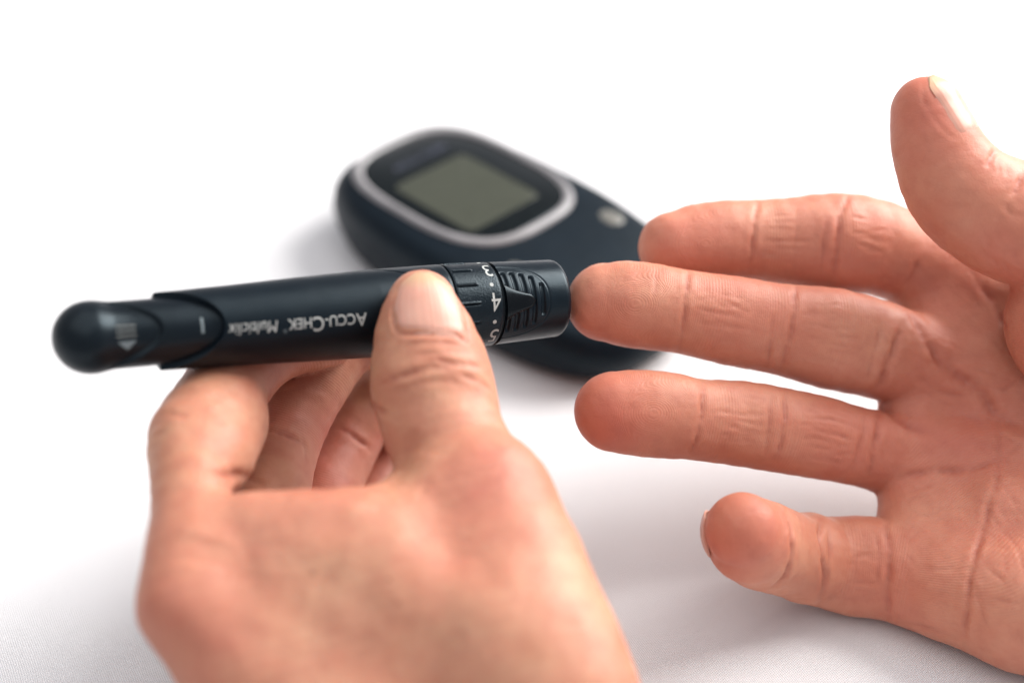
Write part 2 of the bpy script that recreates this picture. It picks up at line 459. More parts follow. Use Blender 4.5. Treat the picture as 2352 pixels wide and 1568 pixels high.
def nail_round(name, bvh, base, tip, dorsal, parent, s0, s1, half, lift=.35):
    """Nail laid around the finger axis base->tip: rows from s0 to s1 mm short of / past the tip point."""
    ax = (tip-base)/np.linalg.norm(tip-base); d = dorsal-ax*(dorsal@ax); d /= np.linalg.norm(d); q = np.cross(ax, d)
    nv, nu = 25, 25; T = np.zeros((nv, nu, 3)); B = np.zeros((nv, nu, 3)); last = {}
    for j in range(nv):
        v = j/(nv-1); s = s0+(s1-s0)*v
        hw = math.radians(half)*(1-.10*(1-v))*(1 if v < .8 else math.sqrt(max(.02, 1-((v-.8)/.2)**2*.75)))
        for i in range(nu):
            u = -1+2*i/(nu-1); a = u*hw; di = d*math.cos(a)+q*math.sin(a)
            c = tip+ax*(s-1.2*(1-u*u)*(-1 if v > .5 else 0)*0)
            hit = bvh.ray_cast(Vector(c+di*40), Vector(-di)) if s < 6.5 else (None,)
            r = (np.array(hit[0])-c)@di if hit[0] is not None else None
            if r is None or r > 16: r = last.get(i, 7.0)
            if i in last and s > -3: r = max(r, last[i]-.62)
            last[i] = r
            e = lift*(1-.5*abs(u)**4)*min(1, v*7)-.35*(1-min(1, v*7))-.25*max(0, (abs(u)-.86)/.14)*(v < .7)
            T[j, i] = c+di*(r+e); B[j, i] = c+di*(r+e-.45)
    V = np.concatenate([T.reshape(-1, 3), B.reshape(-1, 3)]); n = nv*nu; Fc = []
    for j in range(nv-1):
        for i in range(nu-1):
            a = j*nu+i; Fc.append((a, a+1, a+nu+1, a+nu)); Fc.append((n+a, n+a+nu, n+a+nu+1, n+a+1))
    per = [(0, i) for i in range(nu)]+[(j, nu-1) for j in range(1, nv)]+[(nv-1, i) for i in range(nu-2, -1, -1)]+[(j, 0) for j in range(nv-2, 0, -1)]
    for a, b in zip(per, per[1:]+per[:1]):
        A = a[0]*nu+a[1]; Bq = b[0]*nu+b[1]; Fc.append((A, n+A, n+Bq, Bq))
    o = mesh_obj(name, V, Fc, M_nail, parent, True, 60)
    bm = bmesh.new(); bm.from_mesh(o.data); bmesh.ops.recalc_face_normals(bm, faces=bm.faces); bm.to_mesh(o.data); bm.free()
    av = np.tile(np.repeat(np.linspace(0, 1, nv), nu), 2); au = np.tile(np.tile(np.linspace(0, 1, nu), nv), 2)
    for nm, arr in (("nv", av), ("nu", au)):
        at = o.data.attributes.new(nm, 'FLOAT', 'POINT'); at.data.foreach_set("value", arr.astype(np.float32))
    return o

# ---- right hand: palm towards the viewer, fingers to the left, resting on its little-finger edge
VN = -ray(1900, 900)
FM = flat_map(VN, 0.81)
r_mid = [(1391,694,90,329.5),(1436,697,98,329),(1500,705,99,329.5),(1572,716,95,330.5),(1680,737,102,332),(1800,757,104,334),(1910,778,116,336),(2010,802,112,339),(2110,836,106,343)]
r_ind = [(1547,567,81,341),(1600,558,88,342),(1665,553,93,343),(1738,553,93,344),(1830,556,104,345),(1915,558,116,346),(2010,568,109,348),(2110,606,101,350)]
r_rin = [(1410,945,92,321),(1480,949,99,322),(1545,955,98,323),(1605,963,93,324.5),(1700,973,98,327),(1795,987,97,329),(1900,1009,94,332),(2000,1032,90,335),(2110,1060,105,339)]
r_pin = [(1706,1217,87,304),(1722,1238,100,308),(1752,1252,103,314),(1812,1272,98,322),(1850,1280,104,325),(1890,1290,102,328),(1960,1298,114,329),(2030,1305,115,328),(2110,1322,118,326)]
r_thu = [(2128,258,81,319),(2146,322,97,319),(2176,392,112,319.5),(2220,448,124,320),(2275,484,132,321),(2345,515,138,321),(2450,545,135,322),(2600,610,150,325)]
palm = [Chain([(2140,620,106,350),(2480,800,150,346),(2900,960,165,338)], 6, FM),
        Chain([(2140,840,106,343),(2480,930,150,341),(2900,1030,170,334)], 6, FM),
        Chain([(2110,1060,105,338),(2480,1120,150,331),(2900,1120,170,326)], 6, FM),
        Chain([(2110,1322,118,326),(2200,1348,116,321),(2350,1388,142,315),(2560,1420,172,309),(2900,1300,190,314)], 6, FM),
        Chain([(2300,1190,100,324),(2600,1260,160,318)], 6, FM),
        Chain([(2100,1108,68,335),(2098,1235,74,329)], 3, FM), Chain([(2088,905,60,342),(2088,990,60,339)], 3, FM),
        Chain([(2185,750,96,346),(2230,790,90,345)], 3, FM), Chain([(2165,1225,104,330),(2200,1260,100,327)], 3, FM),
        Chain([(2900,1120,230,328),(3100,1150,235,322),(3550,1200,285,318)], 10, FM)]
RH = Hand(palm, 8.0, [(Chain(r_ind, 2.0, FM, True), U(2130,620,349), 3.5, 9), (Chain(r_mid, 2.0, FM, True), U(2120,835,342), 3.0, 8), (Chain(r_rin, 2.0, FM, True), U(2120,1060,338), 3.0, 8),
                      (Chain(r_pin, 1.6, FM, True), U(2120,1325,325), 3.0, 8), (Chain([(2500,740,185,324),(2750,900,215,328),(2900,1000,220,330)], 6, FM), U(2760,960,330), 8.0, 20),
                      (Chain(r_thu, 2.5, flat_map(VN, 0.95), True), U(2620,640,324), 8.0, 18)])
r_creases = [
    # index
    ([(1741,461),(1732,533),(1720,632)], .50,.75,.12), ([(1952,443),(1929,510),(1916,636)], .50,.8,.12), ([(1900,500),(1893,560),(1884,632)], .40,.65,.08),
    ([(1835,470),(1826,550),(1822,620)], .12,.5,.02), ([(1750,552),(1800,555)], .15,.5,.03), ([(2109,600),(2098,625),(2082,655)], .35,1.0,.1),
    # middle
    ([(1583,618),(1572,720),(1561,806)], .55,.75,.12), ([(1508,612),(1505,660),(1500,700)], .18,.5,.04), ([(1833,643),(1817,757),(1795,852)], .45,.8,.12), ([(1779,725),(1770,790),(1759,846)], .38,.65,.08),
    ([(2080,735),(2051,802),(2019,895)], .8,1.2,.2), ([(2020,745),(2010,800),(1992,880)], .28,.7,.06), ([(1600,710),(1660,719),(1700,730)], .16,.5,.04), ([(1605,740),(1680,750),(1730,755)], .12,.5,.03),
    ([(1850,740),(1930,760)], .14,.5,.03), ([(1860,780),(1970,800)], .16,.5,.04), ([(1850,810),(1960,840)], .12,.5,.03), ([(1620,800),(1700,802)], .10,.5,.03),
    # ring
    ([(1617,874),(1613,945),(1590,1044)], .55,.75,.14), ([(1806,898),(1801,973),(1786,1054)], .45,.8,.12), ([(1774,905),(1767,970),(1757,1045)], .38,.65,.08), ([(1560,885),(1556,930)], .12,.5,.03),
    ([(2022,930),(2015,995),(1997,1095)], .5,1.0,.14), ([(1985,955),(1978,1010),(1960,1078)], .28,.7,.06), ([(1850,960),(1920,965),(1975,985)], .26,.55,.08), ([(1862,985),(1920,998),(1960,1010)], .26,.55,.08),
    ([(1840,1020),(1900,1030),(1950,1035)], .16,.5,.05), ([(1630,945),(1700,950)], .14,.5,.03), ([(1640,1005),(1740,1015)], .12,.5,.03), ([(1850,1050),(1930,1060)], .12,.5,.03),
    # little finger
    ([(1800,1166),(1818,1220),(1811,1299),(1775,1355)], .85,.9,.22), ([(1887,1176),(1883,1242),(1891,1336),(1880,1398)], .65,.8,.15), ([(1902,1220),(1902,1300),(1888,1385)], .4,.6,.1),
    ([(2028,1186),(2044,1261),(2038,1355),(2045,1424)], .5,.9,.15), ([(2016,1215),(2018,1280),(2014,1340)], .25,.6,.06), ([(1835,1180),(1845,1230)], .2,.6,.05), ([(1920,1370),(1980,1380)], .12,.5,.03),
    # palm lines
    ([(2092,720),(2154,823),(2239,888),(2290,953),(2352,985)], .75,1.3,.25), ([(2016,922),(2077,972),(2150,1000)], .45,1.3,.12), ([(2057,1104),(2122,1082),(2219,1079),(2300,1055)], .40,1.0,.12),
    ([(2286,1112),(2265,1186),(2232,1316),(2219,1413),(2216,1495)], .45,.8,.14), ([(2297,953),(2294,1069),(2271,1167)], .25,.8,.06), ([(2239,640),(2297,719),(2330,830)], .35,1.2,.1),
    ([(2067,1426),(2128,1441),(2190,1465)], .25,.9,.08), ([(2100,1300),(2170,1305),(2240,1270)], .16,.6,.04), ([(2300,900),(2352,860)], .2,.6,.05), ([(2100,860),(2180,905),(2260,900)], .2,.8,.05),
    ([(2240,1330),(2252,1400),(2275,1450)], .2,.6,.05), ([(2280,1120),(2352,1105)], .15,.6,.04), ([(2297,1060),(2352,1010)], .15,.6,.04), ([(2270,1180),(2330,1250),(2352,1300)], .14,.6,.04),
    # thumb knuckle folds
    ([(2321,452),(2340,425),(2356,395)], .5,.8,.15), ([(2268,385),(2277,357),(2290,345)], .45,.8,.15), ([(2292,395),(2300,362)], .3,.6,.1), ([(2310,400),(2322,372)], .3,.6,.1), ([(2270,565),(2330,575),(2370,560)], .1,.8,.03),
    # nail folds
    ([(2121,180),(2122,228),(2133,256),(2166,298),(2206,324)], .12,.6,.05), ([(1640,1165),(1632,1200),(1640,1245)], .1,.5,.02)]
r_fine = np.random.default_rng(8)
def strokes(n, x0, x1, y0, y1, dx, dy, spread, dep, wid=.5):
    for _ in range(n):
        x, y = r_fine.uniform(x0, x1), r_fine.uniform(y0, y1); l = r_fine.uniform(.5, 1.2); j = r_fine.normal(0, spread, 2)
        ex, ey = x+dx*l+j[0], y+dy*l+j[1]
        r_creases.append(([(x, y), ((x+ex)/2+r_fine.normal(0, 2), (y+ey)/2+r_fine.normal(0, 2)), (ex, ey)], dep*r_fine.uniform(.6, 1.3), wid, dep*.25))
for fx0, fx1, fy0, fy1, sl in ((1600,1740,665,790,.15),(1840,1960,690,850,.16),(1625,1740,900,1030,.1),(1830,1950,940,1075,.14),(1750,1880,490,610,.0),(1950,2040,490,640,.1),(1905,2000,1210,1380,.05)):
    strokes(13, fx0, fx1-25, fy0, fy1, 55, 55*sl, 5, .12)
strokes(16, 2080, 2300, 780, 1060, 70, 35, 15, .14); strokes(22, 2080, 2240, 1080, 1400, 60, -15, 18, .14); strokes(20, 2240, 2340, 1000, 1450, 40, 60, 22, .14)
strokes(8, 2020, 2050, 720, 880, 14, 40, 6, .12); strokes(8, 1985, 2015, 950, 1070, 12, 40, 6, .12); strokes(6, 2020, 2040, 1210, 1390, 4, 40, 5, .12)
strokes(14, 2200, 2340, 400, 620, 40, 50, 15, .13, .7); strokes(9, 1440, 1540, 620, 780, 5, 50, 6, .05)
r_red = [(1404,694,318,11,.8),(1534,556,333,11,.75),(1410,945,312,12,.85),(1706,1230,298,11,.75),(2130,290,312,14,.45),(1690,960,320,14,.35),(1900,1000,325,16,.45),(1690,740,325,14,.2),(1900,560,338,14,.2),
         (1960,1300,325,14,.4),(2180,1040,330,22,.45),(2150,860,330,16,.4),(2250,560,312,18,.35),(2360,760,315,18,.4),(2180,1250,328,18,.25)]
def ridges_right(V, nrm):
    ph = np.zeros(len(V)); best = np.full(len(V), 1e9)
    palmdir = (U(2300,1300,330)-U(2150,800,330)); palmdir /= np.linalg.norm(palmdir)
    for pts, flip in ((r_ind, 0), (r_mid, 0), (r_rin, 0), (r_pin, 0)):
        c = np.array([U(p[0], p[1], p[3]) for p in pts]); acc = 0.0
        # whorl at the pulp
        wc = U(pts[1][0]+25, pts[1][1], pts[1][3]-pts[1][2]*pts[1][3]/FPX)
        wd = np.linalg.norm((V-wc)*np.array([1, 1.15, 1.15]), axis=1)
        for i in range(len(c)-1):
            ba = c[i+1]-c[i]; L = np.linalg.norm(ba); pa = V-c[i]
            h = np.clip(pa@ba/L**2, 0, 1); d = np.linalg.norm(pa-h[:, None]*ba, axis=1)
            s = acc+h*L; m = d < best
            g = np.clip((wd-6)/5, 0, 1)
            ph[m] = (wd*(1-g)+g*(s+0.8*np.sin(s/2.5)))[m]; best[m] = d[m]; acc += L
    w = V@palmdir+2.5*np.sin(V@np.array([.11, .05, .08]))+1.5*np.sin(V@np.array([-.05, .13, .09])+1)
    pm = np.clip((V[:, 0]-U(2030,1000,335)[0])/4, 0, 1)
    ph = np.where(pm > 0.5, w, ph)
    facing = np.clip((nrm@VN)*2.0, 0, 1)
    tc = np.array([U(p[0], p[1], p[3]) for p in r_thu]); td = np.min([np.linalg.norm(V-c, axis=1) for c in tc], 0)
    return ph, facing*(1-0.9*np.exp(-((pm-.5)/.3)**2))*np.clip((td-15)/3, 0, 1)
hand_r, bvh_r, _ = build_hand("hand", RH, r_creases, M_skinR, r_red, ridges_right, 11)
tag(hand_r, "open hand with palm facing the viewer and thumb raised, middle fingertip pricked by the pen", "hand")
nail_round("thumbnail", bvh_r, U(2204,425,320), U(2122,228,319), (RT*.80+UP*.60)*.88-FW*.48, hand_r, -11.5, 4.2, 62, .35)
def nail_cap(name, c, d0, up, R, av, ah, parent):
    """Small curved nail plate: a patch of a sphere shell."""
    d0 = d0/np.linalg.norm(d0); q = np.cross(up, d0); q /= np.linalg.norm(q); u = np.cross(d0, q); V = []; Fc = []; n = 15
    for rr in (R, R-.5):
        for j in range(n):
            for i in range(n):
                x, y = -1+2*i/(n-1), -1+2*j/(n-1); x, y = x*math.sqrt(1-y*y*.42), y*math.sqrt(1-x*x*.42)
                d = d0*math.cos(x*ah)*math.cos(y*av)+q*math.sin(x*ah)+u*math.sin(y*av); d /= np.linalg.norm(d); V.append(c+d*rr)
    for j in range(n-1):
        for i in range(n-1):
            a = j*n+i; Fc += [(a, a+1, a+n+1, a+n), (n*n+a, n*n+a+n, n*n+a+n+1, n*n+a+1)]
    per = [i for i in range(n)]+[j*n+n-1 for j in range(1, n)]+[(n-1)*n+i for i in range(n-2, -1, -1)]+[j*n for j in range(n-2, 0, -1)]
    Fc += [(a, n*n+a, n*n+b, b) for a, b in zip(per, per[1:]+per[:1])]
    o = mesh_obj(name, V, Fc, M_nail, parent, True, 60)
    bm = bmesh.new(); bm.from_mesh(o.data); bmesh.ops.recalc_face_normals(bm, faces=bm.faces); bm.to_mesh(o.data); bm.free()
nail_cap("little_fingernail", U(1708,1220,307), -RT*.93-UP*.10+FW*.33, UP, 9.35, math.radians(33), math.radians(36), hand_r)

# ---- left hand: thumb on top of the pen, fingers curled under and behind it
VL = -ray(850, 1100)
FL = flat_map(VL, 0.84)
l_thu = [(969,702,82,300),(970,740,100,299),(977,785,119,298.5),(986,840,134,297.5),(992,880,142,296.5),(1008,945,139,295),(1028,1010,134,292),(1070,1085,136,288),(1115,1158,148,283)]
l_ind = [(432,1388,90,262),(436,1280,88,268),(438,1160,88,276),(440,1075,96,284),(446,1005,104,291),(488,938,98,299),(540,864,94,309),(625,795,84,318),(740,770,78,326)]
l_pulp = [(520,985,90,300),(508,1042,78,290)]
l_mid = [(560,1400,95,286),(590,1260,100,302),(618,1130,94,312),(638,1050,88,319),(668,965,88,326),(710,885,88,331),(782,800,78,336),(860,760,72,338)]
l_rin = [(700,1420,95,305),(735,1270,92,322),(744,1130,86,335),(778,1050,80,343),(818,975,78,348),(880,900,72,351),(930,830,68,347)]
l_pin = [(820,1440,90,322),(836,1300,84,338),(852,1160,74,350),(876,1080,68,357),(910,1000,66,361),(945,930,60,353)]
lp = [Chain([(432,1388,88,262),(560,1530,128,262),(800,1720,200,262),(1080,1950,230,262)], 8, FL),
      Chain([(468,1228,82,272),(600,1240,88,271),(740,1246,94,271),(880,1258,108,274),(1010,1255,116,279)], 8, FL),
      Chain([(520,1370,120,268),(720,1390,150,269),(900,1420,170,268),(1100,1500,190,264)], 8, FL),
      Chain([(560,1400,95,286),(760,1620,170,282),(1080,1950,220,270)], 8, FL),
      Chain([(700,1420,95,305),(860,1640,160,294),(1100,1950,220,275)], 8, FL),
      Chain([(820,1440,90,322),(950,1660,150,306),(1120,1950,220,280)], 8, FL),
      Chain([(965,1095,58,289),(968,1155,74,284),(950,1225,86,279)], 6, FL), Chain([(1115,1158,148,283),(1175,1312,152,275),(1240,1480,158,267),(1275,1620,175,262),(1200,1950,240,262)], 8, FL),
      Chain([(1150,1950,270,266),(1180,2200,270,262),(1220,2550,300,260)], 10, FL)]
LH = Hand(lp, 9.0, [(Chain(l_thu, 2.5, flat_map(VL, 0.80), True), U(1110,1190,282), 8.0, 12), (Chain(l_ind, 2.2, flat_map(VL, 0.95), True), U(425,1388,262), 8.0, 14), (Chain(l_pulp, 3, None), U(500,1000,294), 6.0, 12), (Chain(l_mid, 2, None, True), U(560,1400,286), 6.0, 10),
                    (Chain(l_rin, 2, None, True), U(700,1420,305), 6.0, 10), (Chain(l_pin, 2, None, True), U(820,1440,322), 6.0, 10)])
l_creases = [([(866,884),(925,863),(968,849),(996,842),(1040,845)], .45,.9,.14), ([(968,824),(1014,828),(1061,837),(1105,845)], .40,.8,.12), ([(1055,860),(1096,875),(1130,899)], .35,.8,.1),
    ([(940,818),(979,813),(1050,809),(1080,812)], .2,.7,.06), ([(900,900),(960,880),(1020,874),(1080,885)], .16,.8,.05), ([(930,790),(1000,786),(1060,792)], .12,.6,.03),
    ([(598,985),(650,995),(690,1015),(708,1045)], .5,.8,.12), ([(692,1000),(702,1028),(706,1060)], .35,.7,.08), ([(640,905),(700,890),(760,905)], .12,.6,.03), ([(780,985),(815,1003),(850,1032)], .6,.8,.15), ([(850,930),(890,950)], .3,.7,.1),
    ([(486,1062),(492,1082),(520,1090),(560,1092),(605,1110)], .8,1.1,.25), ([(360,955),(390,950),(430,960)], .2,.8,.06), ([(352,1000),(385,990)], .2,.8,.05), ([(640,1135),(760,1128),(850,1150)], .2,1.5,.1),
    ([(958,985),(930,1045),(904,1105),(860,1150)], .7,3.0,.3), ([(640,1215),(760,1200),(860,1220)], .3,3.0,.2), ([(640,1300),(800,1370),(980,1470),(1100,1568)], 1.6,9.0,.3), ([(470,1230),(450,1300)], .6,5.0,.1),
    # nail fold of the thumb
    ([(905,690),(905,735),(915,762),(950,768),(1000,768),(1050,772),(1072,782),(1071,745),(1060,700)], .5,.55,.22)]
l_red = [(425,1388,255,14,.55),(436,985,285,13,.35),(655,1000,318,14,.75),(800,1050,330,14,.9),(870,1080,341,14,.9),(1150,1150,275,20,.35),(700,1500,255,30,.3),(980,860,290,12,.25),(770,1130,268,10,.45),(870,1010,290,10,.3),(545,900,303,14,.5)]
def ridges_left(V, nrm):
    g = np.clip((np.linalg.norm(V-U(720,1000,318), axis=1)-26)/-8, 0, 1)
    ax = U(735,885,331)-U(655,1050,321); ax /= np.linalg.norm(ax)
    return V@ax+0.6*np.sin(V@np.array([.2, .3, .1])), g
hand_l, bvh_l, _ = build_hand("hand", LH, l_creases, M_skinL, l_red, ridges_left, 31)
tag(hand_l, "hand in the foreground gripping the black lancing pen, thumbnail up and fingers curled beneath", "hand")
nail("thumbnail", bvh_l, LH, [(0,(914,764),(1069,778)),(0.25,(906,735),(1068,745)),(0.5,(904,697),(1059,705)),(0.72,(914,662),(1042,668)),(0.86,(930,644),(1022,650)),(0.94,(942,634),(1004,640)),(1,(954,627),(990,631))], hand_l, 0.4, 31)

# ------------------------------------------------------------------ lancing pen
PB = U(200, 775, 286); PT = U(1290, 683, 329)
PA = PT-PB; PL = np.linalg.norm(PA); PA /= PL
PN = CP-(PB+PT)/2; PN -= PA*(PN@PA); PN /= np.linalg.norm(PN); PY = np.cross(PN, PA)
PM = np.stack([PA, PY, PN], 1)          # local x along the pen, z towards the front face, y up its side
pen = empty("lancing_pen", PB)
pen.matrix_world = Matrix(((*(PM[0]), PB[0]*MM), (*(PM[1]), PB[1]*MM), (*(PM[2]), PB[2]*MM), (0, 0, 0, 1)))
tag(pen, "black lancing pen with white lettering and numbered depth dial, held against the fingertip", "lancing pen")
def cyl(x, th, r): return np.stack([x, r*np.sin(th), r*np.cos(th)], -1)
def sweep(name, xs, rf, m, n=160, xf=None, closed_ends=True, auto=35, parent=pen):
    """Lathe with radius rf(x, theta) and optional axial remap xf(x, theta)."""
    th = np.linspace(0, 2*np.pi, n, endpoint=False)
    X, T = np.meshgrid(np.asarray(xs, float), th, indexing='ij')
    Rr = rf(X, T) if callable(rf) else np.repeat(np.asarray(rf, float)[:, None], n, 1)
    XX = xf(X, T) if xf else X
    V = cyl(XX, T, Rr).reshape(-1, 3); m_ = len(xs); Fc = []
    for j in range(m_-1):
        for i in range(n):
            a = j*n+i; b = j*n+(i+1) % n; Fc.append((a, b, b+n, a+n))
    if closed_ends:
        Fc.append(tuple(range(n))[::-1]); Fc.append(tuple((m_-1)*n+i for i in range(n)))
    o = mesh_obj(name, V, Fc, m, parent, True, auto)
    bm = bmesh.new(); bm.from_mesh(o.data); bmesh.ops.recalc_face_normals(bm, faces=bm.faces); bm.to_mesh(o.data); bm.free()
    return o
bar_x = [14, 30, 45, 60, 77, 88, 105]; bar_r = [8.05, 8.5, 9.1, 9.6, 9.65, 9.4, 8.85]
def brad(x): return np.interp(x, bar_x, bar_r)
cosp = lambda T: np.clip(np.cos(T-0.06), 0, 1)
# barrel: outer shell with a scooped rear edge
t_ = np.array([0, 0, .004, .012, .03, .06, .1]+list(np.linspace(.15, .5, 12))+list(np.linspace(.51, .985, 150))+[.99, 1.0])
def bar_xf(X, T):
    e = 13.8+12.3*cosp(T)**1.15
    return e+X*(76.7-e)
def bar_rf(X, T):
    x = bar_xf(X, T); r = brad(x)
    xs_ = 57.5+17.5*np.clip(np.cos(T), 0, 1); r = r-.75*np.exp(-((x-xs_)/.26)**2)*(np.cos(T) > -.05)
    r = np.where(X < .002, r-.35, r)
    r = np.where(np.abs(X-1.0) < 1e-6, r-.3, r)
    return r
tt = t_.copy(); tt[0] = 0.0
def bar_rf2(X, T):
    r = bar_rf(X, T); r[0] = brad(13)-1.6; return r
sweep("barrel", tt, bar_rf2, M_barrel, 256, bar_xf)
# rear plunger with a domed end and its own scoop
def plunger():
    xs = np.concatenate([np.linspace(-6.9, -6.3, 6), np.linspace(-6.0, 4.2, 40), np.linspace(4.4, 40, 150)])
    def rf(X, T):
        bulb = np.sqrt(np.clip(7.45**2-(X-0.55)**2, 0.0001, None))
        r = np.where(X < 0.55, bulb, np.maximum(bulb, 6.9))
        s = np.clip((X-1.2)/4.0, 0, 1); s = s*s*(3-2*s)
        r = np.where(X >= 0.55, np.maximum(7.45*(1-s)+6.9*s, 6.9), r)
        e = 1.5+11.8*cosp(T-0.02)**1.3
        step = np.clip((X-e)/1.0, 0, 1); step = step*step*(3-2*step)
        fx = np.clip((X-0.6)/9.0, 0, 1); front = np.clip(cosp(T)*2.2, 0, 1)*fx*fx*(3-2*fx)
        return r-1.0*front*(1-step)
    sweep("plunger", xs, rf, M_plunger, 192, auto=50)
plunger()
# dial ring with axial ribs
RIB = np.radians(np.arange(14)*25.714)
def dial():
    xs = np.concatenate([[76.9, 77.0, 77.2], np.arange(77.5, 83.2, .25), np.arange(83.2, 87.2, .4), [87.3, 87.5, 87.6]])
    def rf(X, T):
        r = brad(X)+0.0*T-np.where((X < 76.95) | (X > 87.55), .8, 0)-np.where((X < 77.1) | (X > 87.45), .12, 0)
        for a in RIB:
            dth = (T-a+np.pi) % (2*np.pi)-np.pi
            g = np.exp(-((dth*9.5)/.16)**2)*np.clip((82.3-X)/.4, 0, 1)*np.clip((X-77.2)/.3, 0, 1)
            g2 = np.exp(-((dth*9.5-.42)/.2)**2)*np.clip((82.3-X)/.4, 0, 1)*np.clip((X-77.2)/.3, 0, 1)
            r = r-.32*g+.22*g2
        return r
    sweep("dial", xs, rf, M_dial, 720, auto=50)
dial()
# front cap with recessed grip
def cap():
    xs = np.concatenate([[88.3, 88.35, 88.5], np.arange(88.7, 103.6, .12), 103.6+1.5*np.sin(np.linspace(0, 1, 9)*np.pi/2), [105.1]])
    def rf(X, T):
        base = np.interp(X, bar_x, bar_r)-.03
        q = np.clip((X-103.6)/1.5, 0, 1); r = base-1.5*(1-np.sqrt(np.clip(1-q*q, 0, 1)))
        r = np.where(X > 105.09, r-2.0, r); r = np.where(X < 88.32, r-1.2, r)
        arc = (T+np.pi) % (2*np.pi)-np.pi; w_ = arc*9.2
        el = ((X-88.0)/11.2)**2.2+(np.abs(w_)/9.2)**2.4
        rim = np.exp(-((np.sqrt(el)-1.0)*8.0/.16)**2)
        ins = np.clip((1.0-el)*9, 0, 1)
        r = r-.14*rim-.10*ins
        for k, hw in enumerate((7.5, 7.4, 6.9, 6.0, 3.9)):
            xc = 89.0+2.15*k
            g = np.exp(-((X-xc)/.52)**4)*np.clip((hw-np.abs(w_))/.6, 0, 1)
            r = r-.55*g
        return r
    sweep("cap", xs, rf, M_cap, 560, auto=50)
cap()
sweep("dial_core", [76.0, 89.0], [8.7, 8.6], M_groove, 96)
# glossy pointer lying over the grip ridges
def pointer():
    us = np.linspace(0, 1, 25); V = []; nn = 17
    for u in us:
        x = 88.5+7.1*u
        hw = float(np.interp(u, [0, .18, .37, .6, .85, .94, 1], [4.7, 3.7, 2.9, 2.25, 1.7, 1.1, .03]))
        for s in np.linspace(-1, 1, nn):
            a = s*hw/9.4-.02
            e = 0.34*(1-abs(s)**6)*(1-u**8)-.30*(1 if (abs(s) > .999) else 0)
            V.append(cyl(np.array(x), np.array(a), np.array(brad(x)-.12+e)))
    Fc = [(j*nn+i, j*nn+i+1, (j+1)*nn+i+1, (j+1)*nn+i) for j in range(len(us)-1) for i in range(nn-1)]
    mesh_obj("pointer", V, Fc, M_gloss, pen, True, 60)
pointer()
# lettering wrapped on the pen
def text_mesh(s, size, shear=0.0, offset=0.0, space=1.0):
    cu = bpy.data.curves.new("t", 'FONT'); cu.body = s; cu.size = size; cu.shear = shear; cu.offset = offset; cu.space_character = space
    cu.resolution_u = 4; cu.fill_mode = 'FRONT'
    o = bpy.data.objects.new("t", cu); COL.objects.link(o); bpy.context.view_layer.update()
    dg = bpy.context.evaluated_depsgraph_get(); me = bpy.data.meshes.new_from_object(o.evaluated_get(dg))
    bm = bmesh.new(); bm.from_mesh(me)
    bmesh.ops.triangulate(bm, faces=bm.faces)
    for _ in range(2):
        long = [e for e in bm.edges if e.calc_length() > size*0.22]
        if long: bmesh.ops.subdivide_edges(bm, edges=long, cuts=1); bmesh.ops.triangulate(bm, faces=bm.faces)
    V = np.array([v.co[:] for v in bm.verts]); Fc = [[v.index for v in f.verts] for f in bm.faces]
    bm.free(); bpy.data.objects.remove(o); bpy.data.meshes.remove(me); bpy.data.curves.remove(cu)
    return V, Fc
def wrap_text(name, s, size, x0, ang0, m, rfun, shear=0, offset=0, space=1.0, sx=1.0, lift=.03):
    """Upside-down lettering: reading direction runs towards the rear, tops of letters point down the side."""
    V, Fc = text_mesh(s, size, shear, offset, space)
    x = x0-V[:, 0]*sx; r = rfun(x)+lift; a = ang0-V[:, 1]/r
    mesh_obj(name, cyl(x, a, r), Fc, m, pen)
    return x0-V[:, 0].max()*sx
xc = 55.9
A0 = math.radians(1.5)
for s, sz, gap in (("A", 3.9, .0), ("CCU-", 3.2, .05), ("C", 4.3, .0), ("HEK", 3.2, .0)):
    xc = wrap_text("lettering", s, sz, xc, A0, M_print, brad, offset=.02, sx=.855)-.12
xc = wrap_text("lettering", "®", 1.2, xc-.1, A0-.22, M_print2, brad, sx=.9)-.9
wrap_text("lettering", "Multiclix", 3.5, xc, A0, M_print, brad, shear=.22, offset=.0, sx=.80, space=1.05)
for ch, deg in (("3", 51), ("4", 0.5), ("5", -51)):
    wrap_text("dial_number", ch, 6.0, 87.1, math.radians(deg)+2.2/9.5, M_print, brad, offset=.0, sx=.80)
def disc(name, x, ang, rad, m, rfun, sx=1.0, n=20, lift=.03):
    t = np.linspace(0, 2*np.pi, n, endpoint=False)
    xx = x+rad*np.cos(t)*sx; r = rfun(xx)+lift
    mesh_obj(name, cyl(xx, ang+rad*np.sin(t)/r, r), [tuple(range(n))], m, pen)
for deg in (77, 25.7, -25.7, -77): disc("dial_dot", 85.5, math.radians(deg), .46, M_print, brad)
def sm01(v):
    v = np.clip(v, 0, 1); return v*v*(3-2*v)
prad = lambda x: 7.45*(1-sm01((np.asarray(x, float)-1.2)/4.0))+6.9*sm01((np.asarray(x, float)-1.2)/4.0)-sm01((np.asarray(x, float)-.6)/9.0)+.04
def strip(name, x0, x1, a0, a1, m, rf, tri=False):
    n = 7; V = []; Fc = []
    for j in range(n):
        f = j/(n-1); a = a0+(a1-a0)*f
        xa, xb = (x0, x1) if not tri else ((x0+x1)/2-(x1-x0)/2*(1-f), (x0+x1)/2+(x1-x0)/2*(1-f))
        V += [cyl(np.array(xa), np.array(a), rf(xa)+.03), cyl(np.array(xb), np.array(a), rf(xb)+.03)]
    Fc = [(2*j, 2*j+1, 2*j+3, 2*j+2) for j in range(n-1)]
    mesh_obj(name, V, Fc, m, pen)
for k in range(3):
    a = math.radians(16.5-9.5*k); strip("plunger_mark", 4.8, 8.8, a, a-math.radians(1.7), M_arrow, prad)
